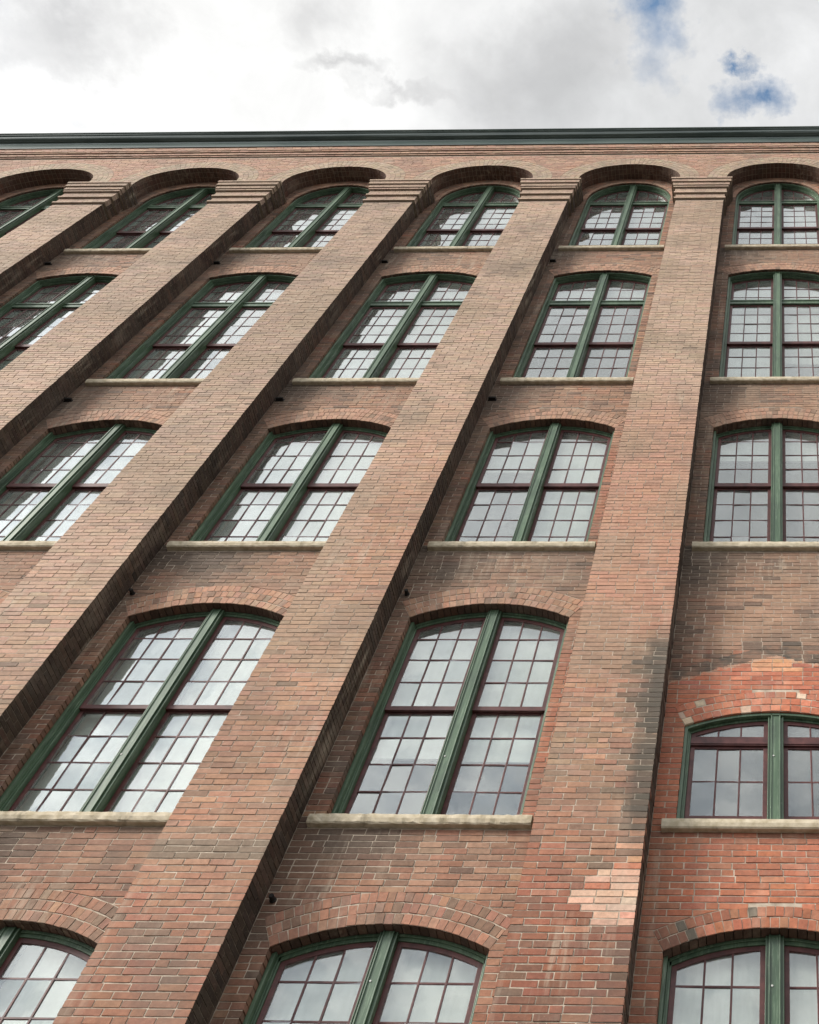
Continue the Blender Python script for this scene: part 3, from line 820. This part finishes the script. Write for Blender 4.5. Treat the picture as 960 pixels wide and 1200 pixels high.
# ------------------------------------------------------------------ windows
GRID = {   # glass heights between the bars of each row: upper sash then lower sash
    5: dict(up=[8.55 - 4.255, 8.919 - 4.255, 9.277 - 4.255, 9.622 - 4.255], lo=[2.70, 3.165, 3.52, 3.875, 4.225], meet=4.262),
    4: dict(up=[8.55, 8.919, 9.277, 9.622], lo=[6.955, 7.06, 7.424, 7.777, 8.14, 8.478], meet=8.515),
    3: dict(up=[12.862, 13.227, 13.596, 13.971], lo=[11.215, 11.30, 11.671, 12.043, 12.407, 12.755], meet=12.805),
    2: dict(up=[17.245, 17.58, 17.96, 18.33, 18.68], lo=[15.56, 15.66, 16.02, 16.38, 16.765, 17.13], meet=17.185, tr=(18.72, 18.87), fan=[18.93, 19.09, 19.455]),
    1: dict(up=[22.665, 22.97, 23.31, 23.64, 23.97], lo=[21.11, 21.18, 21.50, 21.82, 22.14, 22.55], meet=22.605, tr=(24.01, 24.15), fan=[24.20, 24.50]),
}
FW, MUL, ST = .065, .076, .044      # frame face, half mullion, sash stile
Y_GL = .012
def curve_band(mb, ar, u0, u1, ins0, ins1, y0, y1, n=18):
    """band that follows the arch between insets ins0 (outer) and ins1 (inner)"""
    us = [u0 + (u1 - u0) * i / n for i in range(n + 1)]
    if ar.ell:        # spread by angle so the haunches stay smooth
        a = WH - ins1
        t0, t1 = math.asin(max(-1, min(1, u0 / a))), math.asin(max(-1, min(1, u1 / a)))
        ts = [t0 + (t1 - t0) * i / n for i in range(n + 1)]
        b = ar.za - ar.zs
        inn = [((WH - ins1) * math.sin(t), ar.zs + (b - ins1) * math.cos(t)) for t in ts]
        out = [((WH - ins0) * math.sin(t), ar.zs + (b - ins0) * math.cos(t)) for t in ts]
    else:
        inn = [(u, ar.top(u, ins1)) for u in us]; out = [(u, ar.top(u, ins0)) for u in us]
    V = []
    for (a, b) in zip(inn, out):
        V += [(ar.cx + a[0], y0, a[1]), (ar.cx + b[0], y0, b[1]), (ar.cx + b[0], y1, b[1]), (ar.cx + a[0], y1, a[1])]
    fs = []
    for i in range(n):
        o = 4 * i
        fs += [(o, o + 4, o + 5, o + 1), (o + 4, o, o + 3, o + 7), (o + 1, o + 5, o + 6, o + 2), (o + 2, o + 6, o + 7, o + 3)]
    fs += [(0, 1, 2, 3), (4 * n + 3, 4 * n + 2, 4 * n + 1, 4 * n)]
    mb.poly(V, fs)
def post(mb, ar, u0, u1, y0, y1, z0, inset, cap=None):
    """upright bar whose top is cut to the arch"""
    n = 4; top = [(ar.cx + u1 + (u0 - u1) * i / n, min(cap or 99, ar.top(u1 + (u0 - u1) * i / n, inset))) for i in range(n + 1)]
    mb.prism([(ar.cx + u0, z0), (ar.cx + u1, z0)] + top, y0, y1)
PANES = []     # (area, window, polygon, y, tilt)
windows = []
def stone_sill(ar, put_child):
    n = 44; c = ar.cx; L, R_ = c - 1.028, c + 1.028; z1 = ar.sill - .001; h = .108; yf = YB - .072
    smooth = (ar.bay == 1 and ar.row == 4)
    k = .0 if smooth else (.0045 if ar.row > 3 else .0025)
    mb = MB(); prof = [(YB + .16, z1), (yf + .012, z1), (yf, z1 - .012), (yf - .004, z1 - h * .5), (yf + .004, z1 - h + .014), (yf + .016, z1 - h), (YB + .16, z1 - h)]
    m = len(prof); V = []
    for i in range(n + 1):
        x = L + (R_ - L) * i / n
        for j, (y, z) in enumerate(prof):
            w = k if 0 < j < m - 1 else 0
            V.append((x + (U(-1, 1) * w if 0 < i < n else 0), y + U(-1.1, 1) * w, z + U(-.7, .7) * w))
    fs = []
    for i in range(n):
        for j in range(m - 1):
            a = i * m + j; fs.append((a, a + 1, a + m + 1, a + m))
    fs.append(tuple(range(m - 1, -1, -1))); fs.append(tuple(n * m + j for j in range(m)))
    mb.poly(V, fs)
    put_child(mb, 'sill', M_STONE)
def cell(ar, u0, u1, z0, z1, inset):
    """pane outline, cut to the arch; None if nothing is left"""
    n = 5; top = []
    for i in range(n + 1):
        u = u1 + (u0 - u1) * i / n; top.append((u, min(z1, ar.top(u, inset))))
    if max(t[1] for t in top) < z0 + .03: return None
    top = [(u, max(z, z0 + .001)) for u, z in top]
    if all(abs(t[1] - z1) < 1e-6 for t in top): top = [top[0], top[-1]]
    return [(ar.cx + u0, z0), (ar.cx + u1, z0)] + [(ar.cx + u, z) for u, z in top]
def make_window(bay, row):
    ar = arches[(bay, row)]
    w = empty('window', bld, (ar.cx - BO.x, YB + .1, ar.sill - BO.z))
    org = Vector((ar.cx, YB + .1, ar.sill))
    def put_child(mb, name, mat, bevel=0):
        me_shift = Matrix.Translation(-org)
        o = mb.build(name, mat, w, None, bevel); o.data.transform(me_shift); return o
    g = GRID[row]; special = (bay == 1 and row == 4)
    dy = -.075 if special else 0.0
    Y_FR, Y_S1, Y_S2 = {1: .400, 2: .405, 3: .422}.get(row, .438) + dy * .8, .500 + dy, .540 + dy
    # green frame: two jambs, curved head, transom
    mb = MB(); ys = min(Y_FR + .055, .486 + dy)
    for s in (-1, 1):
        a, b = sorted((s * (WH + .012), s * (WH - FW)))
        post(mb, ar, a, b, ys, .60, ar.sill + .002, -.004 if not ar.ell else .0)
        a, b = sorted((s * (WH - .001), s * (WH - .034)))
        post(mb, ar, a, b, Y_FR - .018, ys - .001, ar.sill + .003, .004)
        a, b = sorted((s * (WH - .035), s * (WH - .048)))
        post(mb, ar, a, b, ys - .016, ys - .0015, ar.sill + .004, .004)
    deep = row > 2 and not special
    curve_band(mb, ar, -WH + .002, WH - .002, -.012, FW * .9, (.484 if deep else ys) + .002, .598, 30)
    if not deep: curve_band(mb, ar, -WH + .004, WH - .004, .001, .034, Y_FR - .016, ys - .001, 30)
    else: curve_band(mb, ar, -WH + .004, WH - .004, .001, .026, .470, .485, 30)
    if 'tr' in g:
        z0, z1 = g['tr']
        for s in (-1, 1):
            a, b = sorted((s * (MUL - .004), s * (WH - FW + .004)))
            mb.box(ar.cx + a, ar.cx + b, Y_FR + .062, .58, z0, z1)
            mb.box(ar.cx + a, ar.cx + b, Y_FR + .048, Y_FR + .0615, z1 - .05, z1 - .012)
    put_child(mb, 'frame', M_GREEN, .003)
    if not special:
        mb = MB(); post(mb, ar, WH - .013, WH + .004, Y_FR - .030, Y_FR - .0185, ar.sill + .006, .012); put_child(mb, 'caulk_bead', M_CAULK)
    # mullion, built up of a post, a face board and two beads
    mb = MB()
    post(mb, ar, -MUL, MUL, Y_FR + .012, .60, ar.sill + .0025, .001)
    post(mb, ar, -MUL * .62, MUL * .62, Y_FR - .006, Y_FR + .011, ar.sill + .0035, .004)
    for s in (-1, 1):
        a, b = sorted((s * MUL * .62, s * MUL * .48))
        post(mb, ar, a, b, Y_FR - .016, Y_FR - .0065, ar.sill + .0042, .006)
        a, b = sorted((s * MUL, s * MUL * .86))
        post(mb, ar, a, b, Y_FR + .002, Y_FR + .0115, ar.sill + .0046, .006)
    mu = put_child(mb, 'mullion', M_GREEN, .002)
    if row in (4, 5):
        mb = MB(); zc_ = (5.33 if row == 5 else ar.sill + .86)
        mb.prism([(ar.cx - .02 + .009 * math.cos(t * math.pi / 4), zc_ + .009 * math.sin(t * math.pi / 4)) for t in range(8)], Y_FR - .012, Y_FR - .005)
        put_child(mb, 'screw', M_SCREW)
    g0, g1 = MUL + ST, WH - FW - ST           # glass limits in each leaf
    bw = .009
    for s in (-1, 1):
        lo_, hi_ = sorted((s * MUL, s * (WH - FW))); L, R_ = lo_ + .001, hi_ - .001
        gl, gr = L + ST, R_ - ST; pw = (gr - gl) / 3
        vb = [gl + pw, gl + 2 * pw]
        def sash(levels, y0, y1, zbot, ztop, arch_top, bot_rail=True, top_rail=True):
            mb = MB(); zr = levels[0]
            post(mb, ar, L, gl, y0, y1, zbot, FW * .9 + .001, None if arch_top else ztop)
            post(mb, ar, gr, R_, y0, y1, zbot, FW * .9 + .001, None if arch_top else ztop)
            mb.box(ar.cx + gl - .001, ar.cx + gr + .001, y0 + .001, y1, zbot, levels[0])
            if arch_top: curve_band(mb, ar, gl - .02, gr + .02, FW * .9 - .002, FW * .9 + ST, y0 + .0015, y1 - .001, 12)
            else: mb.box(ar.cx + gl - .001, ar.cx + gr + .001, y0 + .001, y1, levels[-1], ztop)
            ins = FW * .9 + ST - .004
            for v in vb: post(mb, ar, v - bw, v + bw, y0 + .006, y0 + .026, levels[0] - .002, ins, None if arch_top else levels[-1] + .002)
            inner = levels[1:] if arch_top else levels[1:-1]
            for z in inner:
                a, b = gl - .002, gr + .002
                if arch_top:       # stop the bar where the arch cuts it
                    if ar.top(0, ins) < z: continue
                    while a < b and ar.top(a, ins) < z: a += .01
                    while b > a and ar.top(b, ins) < z: b -= .01
                mb.box(ar.cx + a, ar.cx + b, y0 + .0075, y0 + .024, z - bw, z + bw)
            put_child(mb, 'sash', M_MAROON, .002)
            cols = [gl] + vb + [gr]; lv = list(levels) + ([ar.za] if arch_top else [])
            for i in range(3):
                for z0, z1 in zip(lv, lv[1:]):
                    pl = cell(ar, cols[i] + .0, cols[i + 1] - .0, z0, z1, ins - .002)
                    if pl: PANES.append((ar, w, org, pl, y0 + Y_GL))
        if special:
            sash([8.058], Y_S1, Y_S1 + .035, 8.025, None, True)
            mbx = MB(); mbx.box(ar.cx + L, ar.cx + R_, Y_S1 - .012, Y_S1 + .03, 7.93, 8.024); mbx.box(ar.cx + L, ar.cx + R_, Y_S1 - .02, Y_S1 - .013, 7.945, 7.962)
            put_child(mbx, 'panel', M_MAROON, .002)
            sash([7.06, 7.482, 7.905], Y_S2 - .03, Y_S2 + .005, 6.88, 7.929, False)
        else:
            sash(g['lo'], Y_S2, Y_S2 + .036, ar.sill + .005, g['meet'] + .008, False)
            if 'tr' in g:
                sash(g['up'], Y_S1, Y_S1 + .036, g['meet'] - .024, g['tr'][0] + .002, False)
                sash(g['fan'], Y_S1 + .004, Y_S1 + .036, g['tr'][1] - .002, None, True)
            else:
                sash(g['up'], Y_S1, Y_S1 + .036, g['meet'] - .024, None, True)
        # a pale roller blind behind the leaf
        bl = BLINDS.get((bay, row, s))
        if bl is None:
            r_ = rnd(); H = ar.za - ar.sill
            bl = ar.sill + H * (0.0 if r_ < .45 else U(.1, .8)) if rnd() > .10 else None
        if bl is not None and bl is not False:
            mb = MB(); n = 10
            x0, x1 = ar.cx + L - .01, ar.cx + R_ + .01
            yb = .66; top_ = ar.za + .06
            mb.box(x0, x1, yb, yb + .006, bl + .002, top_); mb.box(x0, x1, yb - .008, yb + .014, bl - .03, bl)
            put_child(mb, 'blind', M_BLIND)
    stone_sill(ar, put_child)
    return w
BLINDS = {(2, 4, -1): 7.98, (2, 4, 1): 7.94, (3, 4, -1): 6.9, (3, 4, 1): 6.9, (4, 4, -1): 6.9, (2, 5, -1): 2.7, (2, 5, 1): 2.7, (3, 5, 1): 2.7, (3, 5, -1): 2.7,
          (1, 5, -1): 5.12, (1, 5, 1): 5.10, (1, 4, -1): False, (1, 4, 1): False, (3, 3, -1): 11.2, (3, 3, 1): 11.2, (4, 3, -1): 11.2, (4, 3, 1): 11.2,
          (2, 3, -1): 13.4, (2, 3, 1): 11.2, (1, 3, -1): 13.7, (1, 3, 1): 13.7}
for b in range(len(CEN)):
    for r in (5, 4, 3, 2, 1): windows.append(make_window(b, r))
# panes: the 300 that show largest as parts of their windows, the rest as one glazing part
def pane_area(pl, y):
    pr = [proj(x, y, z) for x, z in pl]; mxx = sum(p[0] for p in pr) / len(pr); myy = sum(p[1] for p in pr) / len(pr)
    if not (0 < mxx < 960 and 0 < myy < 1200): return 0
    if pier_hides(sum(p[0] for p in pl) / len(pl), y, 0): return 0
    a = 0
    for i in range(len(pr)): a += pr[i][0] * pr[(i + 1) % len(pr)][1] - pr[(i + 1) % len(pr)][0] * pr[i][1]
    return abs(a) / 2
PL = sorted(((pane_area(p[3], p[4]), i) for i, p in enumerate(PANES)), key=lambda t: -t[0])
def tilted(pl, y, T=.004):
    cx_ = sum(p[0] for p in pl) / len(pl); cz_ = sum(p[1] for p in pl) / len(pl)
    tx, tz = random.gauss(0, 1) * T, random.gauss(0, 1) * T
    return [(x, y + (x - cx_) * tx * 2 + (z - cz_) * tz * 2, z) for x, z in pl]
rest = MB(); shared = {}
for k, (a, i) in enumerate(PL):
    ar, w, org, pl, y = PANES[i]; n = len(pl)
    fs = [tuple(range(n)), tuple(range(2 * n - 1, n - 1, -1))] + [((j + 1) % n, j, n + j, n + (j + 1) % n) for j in range(n)]
    if k < 300:
        cx_ = sum(p[0] for p in pl) / n; cz_ = sum(p[1] for p in pl) / n
        x0 = min(p[0] for p in pl); x1 = max(p[0] for p in pl); z0 = min(p[1] for p in pl); z1 = max(p[1] for p in pl)
        mx_, mz_ = (x0 + x1) / 2, (z0 + z1) / 2
        if n == 4:
            if 'u' not in shared:
                m_ = MB(); q = [(-.5, 0, -.5), (.5, 0, -.5), (.5, 0, .5), (-.5, 0, .5)]
                m_.hexa(q, .003); me = m_.mesh('pane'); me.materials.append(M_GLASS); shared['u'] = me
            o = bpy.data.objects.new('pane', shared['u']); o.scale = (x1 - x0, 1, z1 - z0)
        else:
            m_ = MB(); m_.prism([(x - mx_, z - mz_) for x, z in pl], 0, .003); me = m_.mesh('pane'); me.materials.append(M_GLASS)
            o = bpy.data.objects.new('pane', me)
        COL.objects.link(o); o.parent = w; o.location = Vector((mx_, y, mz_)) - org
        o.rotation_euler = (random.gauss(0, 1) * .014, 0, random.gauss(0, 1) * .014)
    else:
        f_ = tilted(pl, y, .006); b_ = [(p[0], p[1] + .003, p[2]) for p in f_]
        rest.poly(f_ + b_, fs)
part(rest, 'glazing', M_GLASS, 'stuff')

# rooms behind the windows: floors, ceilings and back wall
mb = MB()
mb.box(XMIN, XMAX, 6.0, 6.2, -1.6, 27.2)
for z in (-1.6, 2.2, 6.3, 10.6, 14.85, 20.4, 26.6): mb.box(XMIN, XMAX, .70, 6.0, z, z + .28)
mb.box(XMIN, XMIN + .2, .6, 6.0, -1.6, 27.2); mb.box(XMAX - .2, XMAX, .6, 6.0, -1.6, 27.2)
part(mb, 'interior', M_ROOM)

# short black iron outlets in the corner between pier and recess
for b in range(len(CEN)):
    x = CEN[b] - HALF
    for z, sx_ in ((6.02, .062), (10.22, .058), (14.93, .10), (20.42, .10)):
        if b == 1: continue
        mb = MB()
        if z < 11: 
            mb.prism([(x + .075 + .022 * math.cos(t * math.pi / 6), z + .022 * math.sin(t * math.pi / 6)) for t in range(12)], YB - .07, YB + .02)
            mb.prism([(x + .075 + .030 * math.cos(t * math.pi / 6), z + .030 * math.sin(t * math.pi / 6)) for t in range(12)], YB - .015, YB + .015)
        else:
            mb.box(x + .02, x + .02 + sx_ * 1.1, YB - .05, YB + .02, z - .015, z + .02)
            mb.box(x + .01, x + .03 + sx_ * 1.1, YB - .008, YB + .02, z - .025, z + .028)
        part(mb, 'outlet_pipe', M_IRON, None, .004)

# ------------------------------------------------------------------ ground
def struct(mb, name, mat):
    o = mb.build(name, mat); o['kind'] = 'structure'; return o
mb = MB(); mb.poly([(-1500, -1500, -1.72), (1500, -1500, -1.72), (1500, 1500, -1.72), (-1500, 1500, -1.72)], [(0, 1, 2, 3)]); struct(mb, 'ground', M_ASPHALT)
mb = MB()
x = -36.0
while x < 18: mb.box(x, x + 1.49, -3.2, 0.60, -1.75, -1.605 + U(-.002, .002)); x += 1.5
struct(mb, 'pavement', M_PAVE)

# ------------------------------------------------------------------ render
S.render.engine = 'CYCLES'
S.cycles.max_bounces = 8; S.cycles.transparent_max_bounces = 12
